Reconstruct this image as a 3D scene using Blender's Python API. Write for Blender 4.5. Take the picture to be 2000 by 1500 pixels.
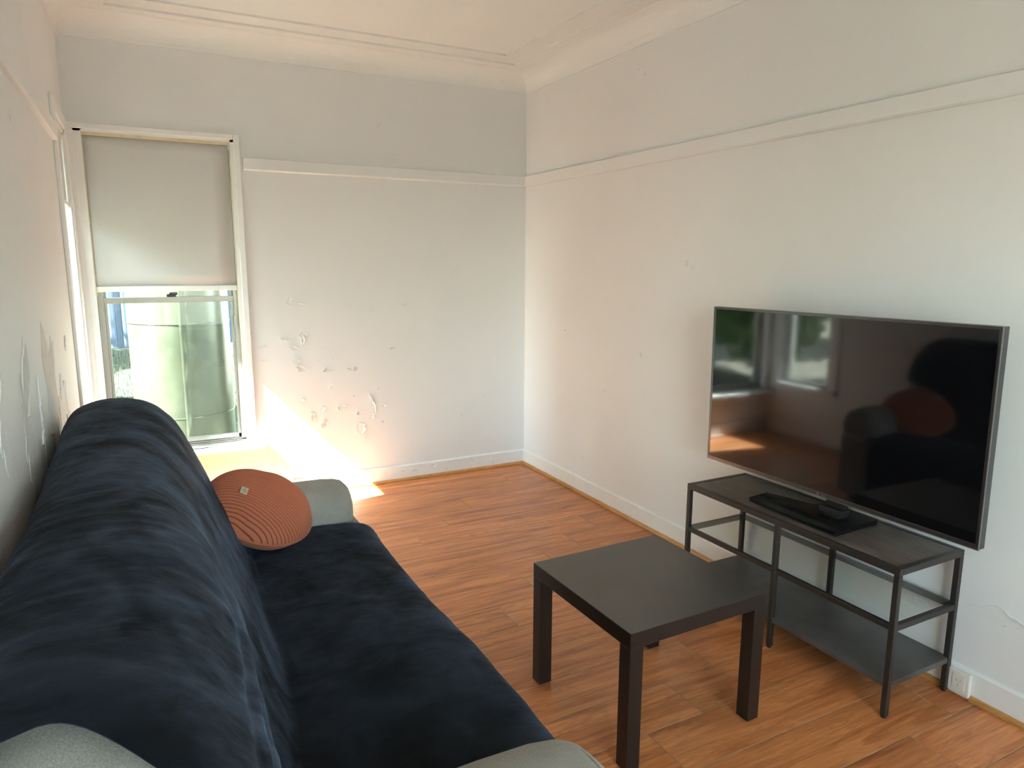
import bpy, bmesh, math, random
from mathutils import Vector, Matrix, noise
rnd = random.Random(7)
for o in list(bpy.data.objects): bpy.data.objects.remove(o, do_unlink=True)
scene = bpy.context.scene
C = scene.collection

# ------------------------------------------------------------------ camera
cam_d = bpy.data.cameras.new('camera'); cam = bpy.data.objects.new('camera', cam_d); C.objects.link(cam)
cam_d.sensor_width = 36; cam_d.lens = 1372.4/2000*36; cam_d.clip_start = 0.02; cam_d.clip_end = 200
yaw, pitch, roll = 0.4821, -0.1732, 0.0045
fw = Vector((math.sin(yaw)*math.cos(pitch), math.cos(yaw)*math.cos(pitch), math.sin(pitch)))
rt = Vector((math.cos(yaw), -math.sin(yaw), 0)); up = rt.cross(fw)
rt2 = rt*math.cos(roll)+up*math.sin(roll); up2 = rt2.cross(fw)
M = Matrix((rt2, up2, -fw)).transposed().to_4x4(); M.translation = (-2.4449, -4.4857, 1.4986)
cam.matrix_world = M
scene.camera = cam

# ------------------------------------------------------------------ sky, sun, exposure
SUN_DIR = Vector((1.0, 0.19, -1.10)).normalized()
sun_d = bpy.data.lights.new('sun', 'SUN'); sun_d.energy = 10.0; sun_d.angle = 0.0093; sun_d.color = (0.95, 0.97, 1.0)
sun = bpy.data.objects.new('sun', sun_d); C.objects.link(sun)
sun.rotation_euler = SUN_DIR.to_track_quat('-Z', 'Y').to_euler(); sun.location = (-8, -2, 8)
world = bpy.data.worlds.new('world'); scene.world = world; world.use_nodes = True
wn = world.node_tree; wn.nodes.clear()
sky = wn.nodes.new('ShaderNodeTexSky'); sky.sky_type = 'NISHITA'; sky.sun_disc = False
sky.sun_elevation = math.asin(-SUN_DIR.z); sky.sun_rotation = math.atan2(-SUN_DIR.x, -SUN_DIR.y)
sky.air_density = 1.0; sky.dust_density = 1.0; sky.ozone_density = 1.0
bg = wn.nodes.new('ShaderNodeBackground'); bg.inputs['Strength'].default_value = 0.32
wo = wn.nodes.new('ShaderNodeOutputWorld')
hsw = wn.nodes.new('ShaderNodeHueSaturation'); hsw.inputs['Saturation'].default_value = 0.5
wn.links.new(sky.outputs[0], hsw.inputs['Color']); wn.links.new(hsw.outputs[0], bg.inputs[0]); wn.links.new(bg.outputs[0], wo.inputs[0])
def portal(loc, rot, sx, sy):
    d = bpy.data.lights.new('window_portal', 'AREA'); d.shape = 'RECTANGLE'; d.size = sx; d.size_y = sy
    d.cycles.is_portal = True
    o = bpy.data.objects.new('window_portal', d); C.objects.link(o); o.location = loc; o.rotation_euler = rot
vs = scene.view_settings
vs.view_transform = 'Standard'; vs.look = 'None'; vs.exposure = 3.60; vs.gamma = 1.0; vs.use_curve_mapping = False

# ------------------------------------------------------------------ helpers
def tag(o, label=None, cat=None, group=None, kind=None):
    if label: o['label'] = label
    if cat: o['category'] = cat
    if group: o['group'] = group
    if kind: o['kind'] = kind
    return o
def empty(name, loc=(0,0,0), rz=0.0, label=None, cat=None, group=None, kind=None):
    o = bpy.data.objects.new(name, None); C.objects.link(o); o.empty_display_size = 0.1
    o.location = loc; o.rotation_euler = (0,0,rz)
    return tag(o, label, cat, group, kind)
def obj(name, me, mat, parent=None):
    o = bpy.data.objects.new(name, me); C.objects.link(o)
    if mat is not None and not me.materials: me.materials.append(mat)
    if parent: o.parent = parent
    return o
def frompy(name, v, f, mat, parent=None, smooth=False):
    me = bpy.data.meshes.new(name); me.from_pydata([tuple(p) for p in v], [], f); me.update()
    if smooth: me.polygons.foreach_set('use_smooth', [True]*len(me.polygons))
    return obj(name, me, mat, parent)
def bmobj(name, bm, mat, parent=None, smooth=False):
    bmesh.ops.recalc_face_normals(bm, faces=bm.faces)
    me = bpy.data.meshes.new(name); bm.to_mesh(me); bm.free()
    if smooth: me.polygons.foreach_set('use_smooth', [True]*len(me.polygons))
    return obj(name, me, mat, parent)
def addbox(bm, a, b, bev=0.0, seg=2):
    x0,y0,z0 = [min(p,q) for p,q in zip(a,b)]; x1,y1,z1 = [max(p,q) for p,q in zip(a,b)]
    vs_ = [bm.verts.new(p) for p in ((x0,y0,z0),(x1,y0,z0),(x1,y1,z0),(x0,y1,z0),(x0,y0,z1),(x1,y0,z1),(x1,y1,z1),(x0,y1,z1))]
    fs = [bm.faces.new([vs_[i] for i in f]) for f in ((3,2,1,0),(4,5,6,7),(0,1,5,4),(1,2,6,5),(2,3,7,6),(3,0,4,7))]
    if bev > 0:
        es = list({e for f in fs for e in f.edges})
        bmesh.ops.bevel(bm, geom=es, offset=bev, segments=seg, affect='EDGES', profile=0.5)
def box(name, a, b, mat, parent=None, bev=0.0, seg=2):
    bm = bmesh.new(); addbox(bm, a, b, bev, seg); return bmobj(name, bm, mat, parent)
def boxes(name, lst, mat, parent=None, bev=0.0):
    bm = bmesh.new()
    for a,b in lst: addbox(bm, a, b, bev)
    return bmobj(name, bm, mat, parent)
def tube(name, pts, r, mat, parent=None, n=8, closed=False):
    v=[]; f=[]; pts=[Vector(p) for p in pts]; m=len(pts)
    for i,p in enumerate(pts):
        t = (pts[(i+1)%m]-pts[i-1]) if closed else (pts[min(i+1,m-1)]-pts[max(i-1,0)])
        t.normalize(); a = t.orthogonal().normalized() if abs(t.z)>.9 else t.cross(Vector((0,0,1))).normalized(); b=t.cross(a)
        rr = r[i] if isinstance(r,(list,tuple)) else r
        for k in range(n):
            th=2*math.pi*k/n; v.append(p+(a*math.cos(th)+b*math.sin(th))*rr)
    for i in range(m if closed else m-1):
        for k in range(n):
            j=(i+1)%m; f.append((i*n+k,i*n+(k+1)%n,j*n+(k+1)%n,j*n+k))
    if not closed: f.append(tuple(range(n-1,-1,-1))); f.append(tuple((m-1)*n+k for k in range(n)))
    return frompy(name, v, f, mat, parent, True)
def lathe(name, prof, mat, parent=None, n=32, smooth=True, axis='Z', org=(0,0,0)):
    v=[];f=[];m=len(prof)
    for i,(r,h) in enumerate(prof):
        for k in range(n):
            th=2*math.pi*k/n; c,s=r*math.cos(th),r*math.sin(th)
            p = (c,s,h) if axis=='Z' else ((h,c,s) if axis=='X' else (c,h,s))
            v.append((p[0]+org[0],p[1]+org[1],p[2]+org[2]))
    for i in range(m-1):
        for k in range(n): f.append((i*n+k,i*n+(k+1)%n,(i+1)*n+(k+1)%n,(i+1)*n+k))
    f.append(tuple(range(n))); f.append(tuple((m-1)*n+k for k in range(n)))
    bm=bmesh.new(); me=bpy.data.meshes.new('t'); me.from_pydata(v,[],f); bm.from_mesh(me); bpy.data.meshes.remove(me)
    return bmobj(name,bm,mat,parent,smooth)
def prism(name, poly, axis, a, b, mat, parent=None):
    # poly of 2-D points extruded along axis from a to b; axis 'X': pts (y,z); 'Y': pts (x,z)
    v=[];n=len(poly)
    for h in (a,b):
        for p in poly: v.append((h,p[0],p[1]) if axis=='X' else (p[0],h,p[1]))
    f=[tuple(range(n)),tuple(range(2*n-1,n-1,-1))]+[(i,(i+1)%n,n+(i+1)%n,n+i) for i in range(n)]
    bm=bmesh.new(); me=bpy.data.meshes.new('t'); me.from_pydata(v,[],f); bm.from_mesh(me); bpy.data.meshes.remove(me)
    return bmobj(name,bm,mat,parent)

# ------------------------------------------------------------------ materials
class NT:
    def __init__(s, name):
        s.m = bpy.data.materials.new(name); s.m.use_nodes = True; s.t = s.m.node_tree
        s.b = s.t.nodes['Principled BSDF']; s.o = s.t.nodes['Material Output']
    def n(s, typ, **kw):
        nd = s.t.nodes.new('ShaderNode'+typ)
        for k,v in kw.items():
            if k.startswith('i_'): nd.inputs[k[2:].replace('_',' ')].default_value = v
            else: setattr(nd, k, v)
        return nd
    def l(s, a, b): s.t.links.new(a, b)
    def set(s, **kw):
        for k,v in kw.items(): s.b.inputs[k.replace('_',' ')].default_value = v
def col(c): return (c[0],c[1],c[2],1.0)
def ramp(nt, fac, stops):
    r = nt.n('ValToRGB'); e = r.color_ramp.elements
    while len(e) < len(stops): e.new(0.5)
    for k,(p,c) in enumerate(stops): e[k].position = p; e[k].color = col(c)
    nt.l(fac, r.inputs[0]); return r.outputs[0]
def coords(nt, scale=(1,1,1), loc=(0,0,0), kind='Object'):
    tc = nt.n('TexCoord'); mp = nt.n('Mapping'); mp.inputs['Scale'].default_value = scale; mp.inputs['Location'].default_value = loc
    nt.l(tc.outputs[kind], mp.inputs[0]); return mp.outputs[0]
def bump(nt, h, strength=0.2, dist=0.002, prev=None):
    b = nt.n('Bump'); b.inputs['Strength'].default_value = strength; b.inputs['Distance'].default_value = dist
    nt.l(h, b.inputs['Height'])
    if prev: nt.l(prev, b.inputs['Normal'])
    return b.outputs[0]
def plain(name, c, rough=0.5, metal=0.0, nscale=40, var=0.06, bs=0.1, bd=0.001, spec=0.5, **kw):
    nt = NT(name); nt.set(Roughness=rough, Metallic=metal, **kw); nt.b.inputs['Specular IOR Level'].default_value = spec
    v = coords(nt); no = nt.n('TexNoise'); no.inputs['Scale'].default_value = nscale; no.inputs['Detail'].default_value = 4
    nt.l(v, no.inputs['Vector'])
    cc = ramp(nt, no.outputs['Fac'], [(0.3,[x*(1-var) for x in c]),(0.7,[min(1,x*(1+var)) for x in c])])
    nt.l(cc, nt.b.inputs['Base Color'])
    if bs: nt.l(bump(nt, no.outputs['Fac'], bs, bd), nt.b.inputs['Normal'])
    return nt.m
def wall_paint(name, c, rough=0.55, lump=0.35):
    nt = NT(name); nt.set(Roughness=rough); nt.b.inputs['Specular IOR Level'].default_value = 0.35
    v = coords(nt)
    a = nt.n('TexNoise'); a.inputs['Scale'].default_value = 2.2; a.inputs['Detail'].default_value = 5; nt.l(v, a.inputs['Vector'])
    b = nt.n('TexNoise'); b.inputs['Scale'].default_value = 140; b.inputs['Detail'].default_value = 3; nt.l(v, b.inputs['Vector'])
    d = nt.n('TexNoise'); d.inputs['Scale'].default_value = 11; d.inputs['Detail'].default_value = 6; nt.l(v, d.inputs['Vector'])
    cc = ramp(nt, a.outputs['Fac'], [(0.3,[x*0.975 for x in c]),(0.7,c)])
    nt.l(cc, nt.b.inputs['Base Color'])
    n1 = bump(nt, d.outputs['Fac'], lump, 0.004)
    nt.l(bump(nt, b.outputs['Fac'], 0.12, 0.001, n1), nt.b.inputs['Normal'])
    return nt.m
M_wall = wall_paint('wall_paint', (0.79,0.785,0.79))
M_ceil = wall_paint('ceiling_paint', (0.83,0.825,0.82), 0.6, 0.1)
M_trim = plain('trim_paint', (0.82,0.81,0.80), 0.38, nscale=18, var=0.02, bs=0.12)
M_flake = wall_paint('flaking_paint', (0.78,0.775,0.775), 0.6, 0.2)
M_plaster = plain('bare_plaster', (0.70,0.69,0.68), 0.85, nscale=30, var=0.06, bs=0.25)
M_sill = plain('sill_gloss_paint', (0.80,0.79,0.78), 0.6, spec=0.25, nscale=20, var=0.02, bs=0.05)
M_cream = plain('cream_timber', (0.70,0.60,0.42), 0.5, nscale=30, var=0.08)
M_alu = plain('anodised_frame', (0.34,0.32,0.285), 0.38, 0.6, nscale=60, var=0.05, bs=0.04)
M_black = plain('black_plastic', (0.010,0.010,0.011), 0.35, nscale=60, var=0.1, bs=0.03)
M_steel = plain('dark_coated_steel', (0.022,0.019,0.018), 0.42, 0.0, nscale=90, var=0.25, bs=0.06)
M_bezel = plain('grey_bezel', (0.10,0.10,0.105), 0.28, 0.8, nscale=50, var=0.05, bs=0)
M_silver = plain('silver_edge', (0.26,0.26,0.265), 0.3, 0.9, nscale=50, var=0.05, bs=0)
M_white_plastic = plain('white_plastic', (0.75,0.72,0.66), 0.35, nscale=20, var=0.02, bs=0)

def m_floor():
    nt = NT('laminate_wood'); nt.set(Roughness=0.3)
    oi = nt.n('ObjectInfo'); tc = nt.n('TexCoord')
    add = nt.n('VectorMath', operation='MULTIPLY_ADD'); comb = nt.n('CombineXYZ')
    m1 = nt.n('Math', operation='MULTIPLY'); m1.inputs[1].default_value = 37.0; nt.l(oi.outputs['Random'], m1.inputs[0])
    for k in range(3): nt.l(m1.outputs[0], comb.inputs[k])
    nt.l(tc.outputs['Object'], add.inputs[0]); add.inputs[1].default_value = (1,1,1); nt.l(comb.outputs[0], add.inputs[2])
    def noise_(sc, s, det=5, dist=0.0):
        mp = nt.n('Mapping'); mp.inputs['Scale'].default_value = sc; nt.l(add.outputs[0], mp.inputs[0])
        n = nt.n('TexNoise'); n.inputs['Scale'].default_value = s; n.inputs['Detail'].default_value = det; n.inputs['Distortion'].default_value = dist
        nt.l(mp.outputs[0], n.inputs['Vector']); return n.outputs['Fac']
    big = noise_((0.7,7,1), 2.2, 5, 1.1); fine = noise_((1.0,26,1), 4, 5); ring = noise_((1.3,11,1), 1.5, 3, 1.5)
    c1 = ramp(nt, big, [(0.22,(0.28,0.092,0.032)),(0.45,(0.53,0.190,0.066)),(0.60,(0.66,0.262,0.098)),(0.80,(0.44,0.146,0.048))])
    c2 = ramp(nt, fine, [(0.30,(0.75,0.71,0.66)),(0.62,(1.0,1.0,1.0))])
    c3 = ramp(nt, ring, [(0.38,(1,1,1)),(0.45,(0.74,0.67,0.61)),(0.50,(1,1,1)),(0.57,(0.84,0.78,0.73)),(0.64,(1,1,1))])
    mx = nt.n('Mix', data_type='RGBA', blend_type='MULTIPLY'); mx.inputs[0].default_value = 0.75
    nt.l(c1, mx.inputs[6]); nt.l(c2, mx.inputs[7])
    mx2 = nt.n('Mix', data_type='RGBA', blend_type='MULTIPLY'); mx2.inputs[0].default_value = 0.8
    nt.l(mx.outputs[2], mx2.inputs[6]); nt.l(c3, mx2.inputs[7])
    hs = nt.n('HueSaturation'); nt.l(mx2.outputs[2], hs.inputs['Color'])
    mr = nt.n('MapRange'); mr.inputs[3].default_value = 1.0; mr.inputs[4].default_value = 1.28; nt.l(oi.outputs['Random'], mr.inputs[0]); nt.l(mr.outputs[0], hs.inputs['Value'])
    nt.l(hs.outputs[0], nt.b.inputs['Base Color'])
    rr = nt.n('MapRange'); rr.inputs[3].default_value = 0.27; rr.inputs[4].default_value = 0.42; nt.l(fine, rr.inputs[0]); nt.l(rr.outputs[0], nt.b.inputs['Roughness'])
    nt.l(bump(nt, fine, 0.06, 0.0006), nt.b.inputs['Normal'])
    return nt.m
M_floor = m_floor()
M_edge = plain('worn_plank_edge', (0.40,0.235,0.125), 0.45, nscale=7, var=0.45, bs=0)
def m_bead():
    nt = NT('pine_bead'); nt.set(Roughness=0.4)
    v = coords(nt, (6,6,60)); n = nt.n('TexNoise'); n.inputs['Scale'].default_value = 3; nt.l(v, n.inputs['Vector'])
    nt.l(ramp(nt, n.outputs['Fac'], [(0.3,(0.42,0.19,0.055)),(0.7,(0.60,0.30,0.10))]), nt.b.inputs['Base Color']); return nt.m
M_bead = m_bead()
def m_velvet():
    nt = NT('navy_velvet'); nt.set(Roughness=0.85); nt.b.inputs['Specular IOR Level'].default_value = 0.15
    v = coords(nt)
    a = nt.n('TexNoise'); a.inputs['Scale'].default_value = 4.5; a.inputs['Detail'].default_value = 6; a.inputs['Distortion'].default_value = 1.2; nt.l(v, a.inputs['Vector'])
    v2 = coords(nt, (60,260,60)); b = nt.n('TexNoise'); b.inputs['Scale'].default_value = 2.0; b.inputs['Detail'].default_value = 4; nt.l(v2, b.inputs['Vector'])
    nt.l(ramp(nt, a.outputs['Fac'], [(0.35,(0.0032,0.0046,0.0080)),(0.65,(0.0068,0.0098,0.0165))]), nt.b.inputs['Base Color'])
    fb = nt.n('TexNoise'); fb.inputs['Scale'].default_value = 22; fb.inputs['Detail'].default_value = 8; fb.inputs['Roughness'].default_value = 0.7; nt.l(coords(nt, (1,2.2,1)), fb.inputs['Vector'])
    av = nt.n('Math', operation='MULTIPLY_ADD'); av.inputs[1].default_value = 0.45; nt.l(fb.outputs['Fac'], av.inputs[0])
    a2 = nt.n('Math', operation='MULTIPLY'); a2.inputs[1].default_value = 0.55; nt.l(a.outputs['Fac'], a2.inputs[0]); nt.l(a2.outputs[0], av.inputs[2])
    mr = nt.n('MapRange'); mr.inputs[1].default_value = 0.40; mr.inputs[2].default_value = 0.62; mr.inputs[3].default_value = 0.015; mr.inputs[4].default_value = 0.23
    nt.l(av.outputs[0], mr.inputs[0]); nt.l(mr.outputs[0], nt.b.inputs['Sheen Weight'])
    nt.b.inputs['Sheen Roughness'].default_value = 0.45; nt.b.inputs['Sheen Tint'].default_value = (0.40,0.54,0.80,1)
    n1 = bump(nt, a.outputs['Fac'], 0.15, 0.01); nt.l(bump(nt, b.outputs['Fac'], 0.25, 0.002, n1), nt.b.inputs['Normal'])
    return nt.m
M_velvet = m_velvet()
def m_fabric(name, c, s=520, bs=0.3):
    nt = NT(name); nt.set(Roughness=0.9); nt.b.inputs['Specular IOR Level'].default_value = 0.2
    v = coords(nt); n = nt.n('TexNoise'); n.inputs['Scale'].default_value = s; n.inputs['Detail'].default_value = 3; nt.l(v, n.inputs['Vector'])
    w = nt.n('TexNoise'); w.inputs['Scale'].default_value = 9; w.inputs['Detail'].default_value = 4; nt.l(v, w.inputs['Vector'])
    c1 = ramp(nt, n.outputs['Fac'], [(0.3,[x*0.72 for x in c]),(0.7,[x*1.22 for x in c])]); c2 = ramp(nt, w.outputs['Fac'], [(0.3,(0.88,0.88,0.88)),(0.7,(1,1,1))])
    mx = nt.n('Mix', data_type='RGBA', blend_type='MULTIPLY'); mx.inputs[0].default_value = 1; nt.l(c1, mx.inputs[6]); nt.l(c2, mx.inputs[7]); nt.l(mx.outputs[2], nt.b.inputs['Base Color'])
    nt.l(bump(nt, n.outputs['Fac'], bs, 0.0015), nt.b.inputs['Normal'])
    nt.b.inputs['Sheen Weight'].default_value = 0.12
    return nt.m
M_grey = m_fabric('grey_upholstery', (0.345,0.33,0.305))
M_thread = plain('pale_thread', (0.33,0.31,0.28), 0.8)
def m_cord():
    nt = NT('rust_corduroy'); nt.set(Roughness=0.9); nt.b.inputs['Specular IOR Level'].default_value = 0.2
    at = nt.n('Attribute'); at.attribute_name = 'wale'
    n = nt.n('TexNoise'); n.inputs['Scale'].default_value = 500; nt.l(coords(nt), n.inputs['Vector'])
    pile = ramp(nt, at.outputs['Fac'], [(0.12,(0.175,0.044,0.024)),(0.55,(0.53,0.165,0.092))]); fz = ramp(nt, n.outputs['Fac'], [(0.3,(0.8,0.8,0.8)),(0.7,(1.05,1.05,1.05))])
    mx = nt.n('Mix', data_type='RGBA', blend_type='MULTIPLY'); mx.inputs[0].default_value = 1; nt.l(pile, mx.inputs[6]); nt.l(fz, mx.inputs[7]); nt.l(mx.outputs[2], nt.b.inputs['Base Color'])
    nt.l(bump(nt, n.outputs['Fac'], 0.25, 0.001), nt.b.inputs['Normal']); nt.b.inputs['Sheen Weight'].default_value = 0.12
    return nt.m
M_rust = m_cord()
M_rustseam = m_fabric('rust_piping', (0.50,0.150,0.082), 600, 0.25)
M_label = plain('linen_label', (0.55,0.46,0.34), 0.8, nscale=300, var=0.1)
M_ink = plain('label_print', (0.12,0.10,0.08), 0.8)
def m_table():
    nt = NT('black_brown_foil'); nt.set(Roughness=0.36); nt.b.inputs['Specular IOR Level'].default_value = 0.5
    v = coords(nt, (4,60,60)); n = nt.n('TexNoise'); n.inputs['Scale'].default_value = 3; n.inputs['Detail'].default_value = 5; nt.l(v, n.inputs['Vector'])
    nt.l(ramp(nt, n.outputs['Fac'], [(0.3,(0.0100,0.0072,0.0068)),(0.7,(0.0165,0.0120,0.0110))]), nt.b.inputs['Base Color'])
    sm = nt.n('TexNoise'); sm.inputs['Scale'].default_value = 5; sm.inputs['Detail'].default_value = 5; nt.l(coords(nt), sm.inputs['Vector'])
    rr = nt.n('MapRange'); rr.inputs[3].default_value = 0.28; rr.inputs[4].default_value = 0.42; nt.l(sm.outputs['Fac'], rr.inputs[0]); nt.l(rr.outputs[0], nt.b.inputs['Roughness'])
    nt.l(bump(nt, n.outputs['Fac'], 0.06, 0.0006), nt.b.inputs['Normal']); return nt.m
M_table = m_table()
M_tabletop = plain('dusty_sheen_top', (0.050,0.047,0.042), 0.36, nscale=6, var=0.18, bs=0.02, spec=0.8)  # lighter than the foil: dust film plus reflected wall light put into the colour
def m_shelf():
    nt = NT('dusty_dark_veneer'); nt.set(Roughness=0.4)
    v = coords(nt, (14,1.2,1)); n = nt.n('TexNoise'); n.inputs['Scale'].default_value = 6; n.inputs['Detail'].default_value = 6; n.inputs['Distortion'].default_value = 0.6; nt.l(v, n.inputs['Vector'])
    d = nt.n('TexNoise'); d.inputs['Scale'].default_value = 7; d.inputs['Detail'].default_value = 6; nt.l(coords(nt), d.inputs['Vector'])
    c1 = ramp(nt, n.outputs['Fac'], [(0.3,(0.075,0.058,0.047)),(0.7,(0.140,0.112,0.092))]); c2 = ramp(nt, d.outputs['Fac'], [(0.42,(0,0,0)),(0.75,(0.050,0.049,0.047))])
    mx = nt.n('Mix', data_type='RGBA', blend_type='ADD'); mx.inputs[0].default_value = 1; nt.l(c1, mx.inputs[6]); nt.l(c2, mx.inputs[7]); nt.l(mx.outputs[2], nt.b.inputs['Base Color'])
    rr = nt.n('MapRange'); rr.inputs[3].default_value = 0.34; rr.inputs[4].default_value = 0.55; nt.l(d.outputs['Fac'], rr.inputs[0]); nt.l(rr.outputs[0], nt.b.inputs['Roughness'])
    return nt.m
M_shelf = m_shelf()
M_lowshelf = plain('dusty_grey_shelf', (0.076,0.073,0.069), 0.36, nscale=7, var=0.35, bs=0)
def m_glass(name, tint, refl=0.06):
    nt = NT(name); nt.t.nodes.remove(nt.b)
    tr = nt.n('BsdfTransparent'); tr.inputs[0].default_value = col(tint); gl = nt.n('BsdfGlossy'); gl.inputs['Roughness'].default_value = 0.01
    no = nt.n('TexNoise'); no.inputs['Scale'].default_value = 6; nt.l(coords(nt), no.inputs['Vector'])
    lw = nt.n('LayerWeight'); lw.inputs[0].default_value = 0.5
    pw = nt.n('Math', operation='POWER'); pw.inputs[1].default_value = 5.0; nt.l(lw.outputs['Facing'], pw.inputs[0])
    fr = nt.n('Math', operation='MULTIPLY_ADD'); fr.inputs[1].default_value = 0.9; fr.inputs[2].default_value = 0.035; nt.l(pw.outputs[0], fr.inputs[0])
    mx = nt.n('MixShader'); nt.l(fr.outputs[0], mx.inputs[0]); nt.l(tr.outputs[0], mx.inputs[1]); nt.l(gl.outputs[0], mx.inputs[2]); nt.l(mx.outputs[0], nt.o.inputs[0])
    nt.l(bump(nt, no.outputs['Fac'], 0.004, 0.001), gl.inputs['Normal'])
    return nt.m
M_pane = m_glass('window_glass', (0.90,0.965,0.93)); M_shelfglass = m_glass('shelf_glass', (0.94,0.965,0.95))
def m_screen():
    nt = NT('tv_screen'); nt.set(Roughness=0.09, IOR=1.5); nt.b.inputs['Base Color'].default_value = (0.004,0.004,0.005,1); nt.b.inputs['Specular IOR Level'].default_value = 0.6
    n = nt.n('TexNoise'); n.inputs['Scale'].default_value = 9; n.inputs['Detail'].default_value = 6; nt.l(coords(nt), n.inputs['Vector'])
    rr = nt.n('MapRange'); rr.inputs[3].default_value = 0.03; rr.inputs[4].default_value = 0.08; nt.l(n.outputs['Fac'], rr.inputs[0]); nt.l(rr.outputs[0], nt.b.inputs['Roughness'])
    return nt.m
M_screen = m_screen()
def m_blind():
    nt = NT('blind_fabric'); nt.set(Roughness=0.85)
    w = nt.n('TexNoise'); w.inputs['Scale'].default_value = 500; nt.l(coords(nt), w.inputs['Vector'])
    c = ramp(nt, w.outputs['Fac'], [(0.3,(0.60,0.59,0.58)),(0.7,(0.66,0.65,0.635))]); nt.l(c, nt.b.inputs['Base Color'])
    return nt.m
M_blind = m_blind()
def m_leaf(name, c0, c1):
    nt = NT(name); nt.set(Roughness=0.5)
    oi = nt.n('TexNoise'); oi.inputs['Scale'].default_value = 5; oi.inputs['Detail'].default_value = 4; nt.l(coords(nt), oi.inputs['Vector'])
    c = ramp(nt, oi.outputs['Fac'], [(0.35,c0),(0.65,c1)]); nt.l(c, nt.b.inputs['Base Color'])
    tl = nt.n('BsdfTranslucent'); nt.l(c, tl.inputs[0]); mx = nt.n('MixShader'); mx.inputs[0].default_value = 0.45
    nt.l(nt.b.outputs[0], mx.inputs[1]); nt.l(tl.outputs[0], mx.inputs[2]); nt.l(mx.outputs[0], nt.o.inputs[0]); return nt.m
M_leaf = m_leaf('leaf_green', (0.08,0.17,0.045), (0.22,0.34,0.10)); M_leaf2 = m_leaf('leaf_yellow_green', (0.16,0.22,0.05), (0.38,0.40,0.13))
M_bark = plain('bark', (0.10,0.07,0.05), 0.9)
M_grass = m_leaf('dry_grass', (0.025,0.033,0.015), (0.075,0.073,0.043))
M_earth = plain('pale_ground', (0.21,0.185,0.145), 0.95, nscale=4, var=0.25, bs=0.4, bd=0.01)
M_fence = plain('blue_grey_fence_sheet', (0.055,0.075,0.105), 0.5, nscale=5, var=0.05, bs=0)
M_tank = plain('green_tank_paint', (0.068,0.074,0.047), 0.30, 0.15, nscale=9, var=0.16, bs=0.08, bd=0.004)
M_ext = plain('exterior_render', (0.62,0.58,0.52), 0.9, nscale=12, var=0.06, bs=0.3)
M_gutter = plain('gutter_paint', (0.62,0.60,0.56), 0.5)
M_dark_gap = plain('joint_backing_board', (0.055,0.032,0.018), 0.8)  # dark brown board visible between the planks

# ------------------------------------------------------------------ room shell
XR, YB, XL, YF = 0.012, 0.012, -2.742, -5.60      # wall planes
ZC = 2.75; TW = 0.17                              # ceiling, wall thickness
# window openings
BX0, BX1, BZ0, BZ1 = -2.705, -1.915, 0.385, 2.178   # back window (x range)
LY0, LY1, LZ0, LZ1 = -0.600, -0.085, 0.47, 2.150    # left window (y range)
def S(o, label, cat='wall'): return tag(o, label, cat, kind='structure')
wall_back = S(boxes('wall_back', [((XL-TW,YB,-0.3),(BX0,YB+TW,2.9)),((BX1,YB,-0.3),(XR+TW,YB+TW,2.9)),((BX0,YB,-0.3),(BX1,YB+TW,BZ0)),((BX0,YB,BZ1),(BX1,YB+TW,2.9))], M_wall),
    'white painted end wall with flaking paint and the blind-covered window')
wall_left = S(boxes('wall_left', [((XL-TW,YF,-0.3),(XL,LY0,2.9)),((XL-TW,LY1,-0.3),(XL,YB,2.9)),((XL-TW,LY0,-0.3),(XL,LY1,LZ0)),((XL-TW,LY0,LZ1),(XL,LY1,2.9))], M_wall),
    'white wall with peeling plaster behind the sofa')
wall_right = S(box('wall_right', (XR,YF-TW,-0.3),(XR+TW,YB,2.9), M_wall), 'white painted wall behind the television')
# rear wall with an added window for fill daylight (behind the camera)
RX0, RX1, RZ0, RZ1 = -2.25, -0.75, 0.60, 2.10
wall_front = S(boxes('wall_front', [((XL-TW,YF-TW,-0.3),(RX0,YF,2.9)),((RX1,YF-TW,-0.3),(XR,YF,2.9)),((RX0,YF-TW,-0.3),(RX1,YF,RZ0)),((RX0,YF-TW,RZ1),(RX1,YF,2.9))], M_wall),
    'white wall behind the viewer')
# ceiling: border with two shallow steps up to the centre panel
def ring_rects():
    v=[];f=[]
    def rect(i0,z,il=None):
        il = i0 if il is None else il
        k=len(v); v.extend([(XL+il,YF+i0,z),(XR-i0,YF+i0,z),(XR-i0,YB-i0,z),(XL+il,YB-i0,z)]); return k
    ks=[rect(-TW,ZC),rect(0.197,ZC,0.236),rect(0.197,ZC+0.011,0.236),rect(0.327,ZC+0.011,0.366),rect(0.327,ZC+0.022,0.366)]
    for a,b in zip(ks,ks[1:]):
        for i in range(4): f.append((a+i,a+(i+1)%4,b+(i+1)%4,b+i))
    k=ks[-1]; f.append((k,k+1,k+2,k+3))
    k2=len(v); v.extend([(XL-TW,YF-TW,2.9),(XR+TW,YF-TW,2.9),(XR+TW,YB+TW,2.9),(XL-TW,YB+TW,2.9)]); f.append((k2+3,k2+2,k2+1,k2))
    return v,f
v,f = ring_rects(); ceiling = S(frompy('ceiling', v, f, M_ceil), 'white ceiling with a stepped rectangular panel border', 'ceiling')
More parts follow.
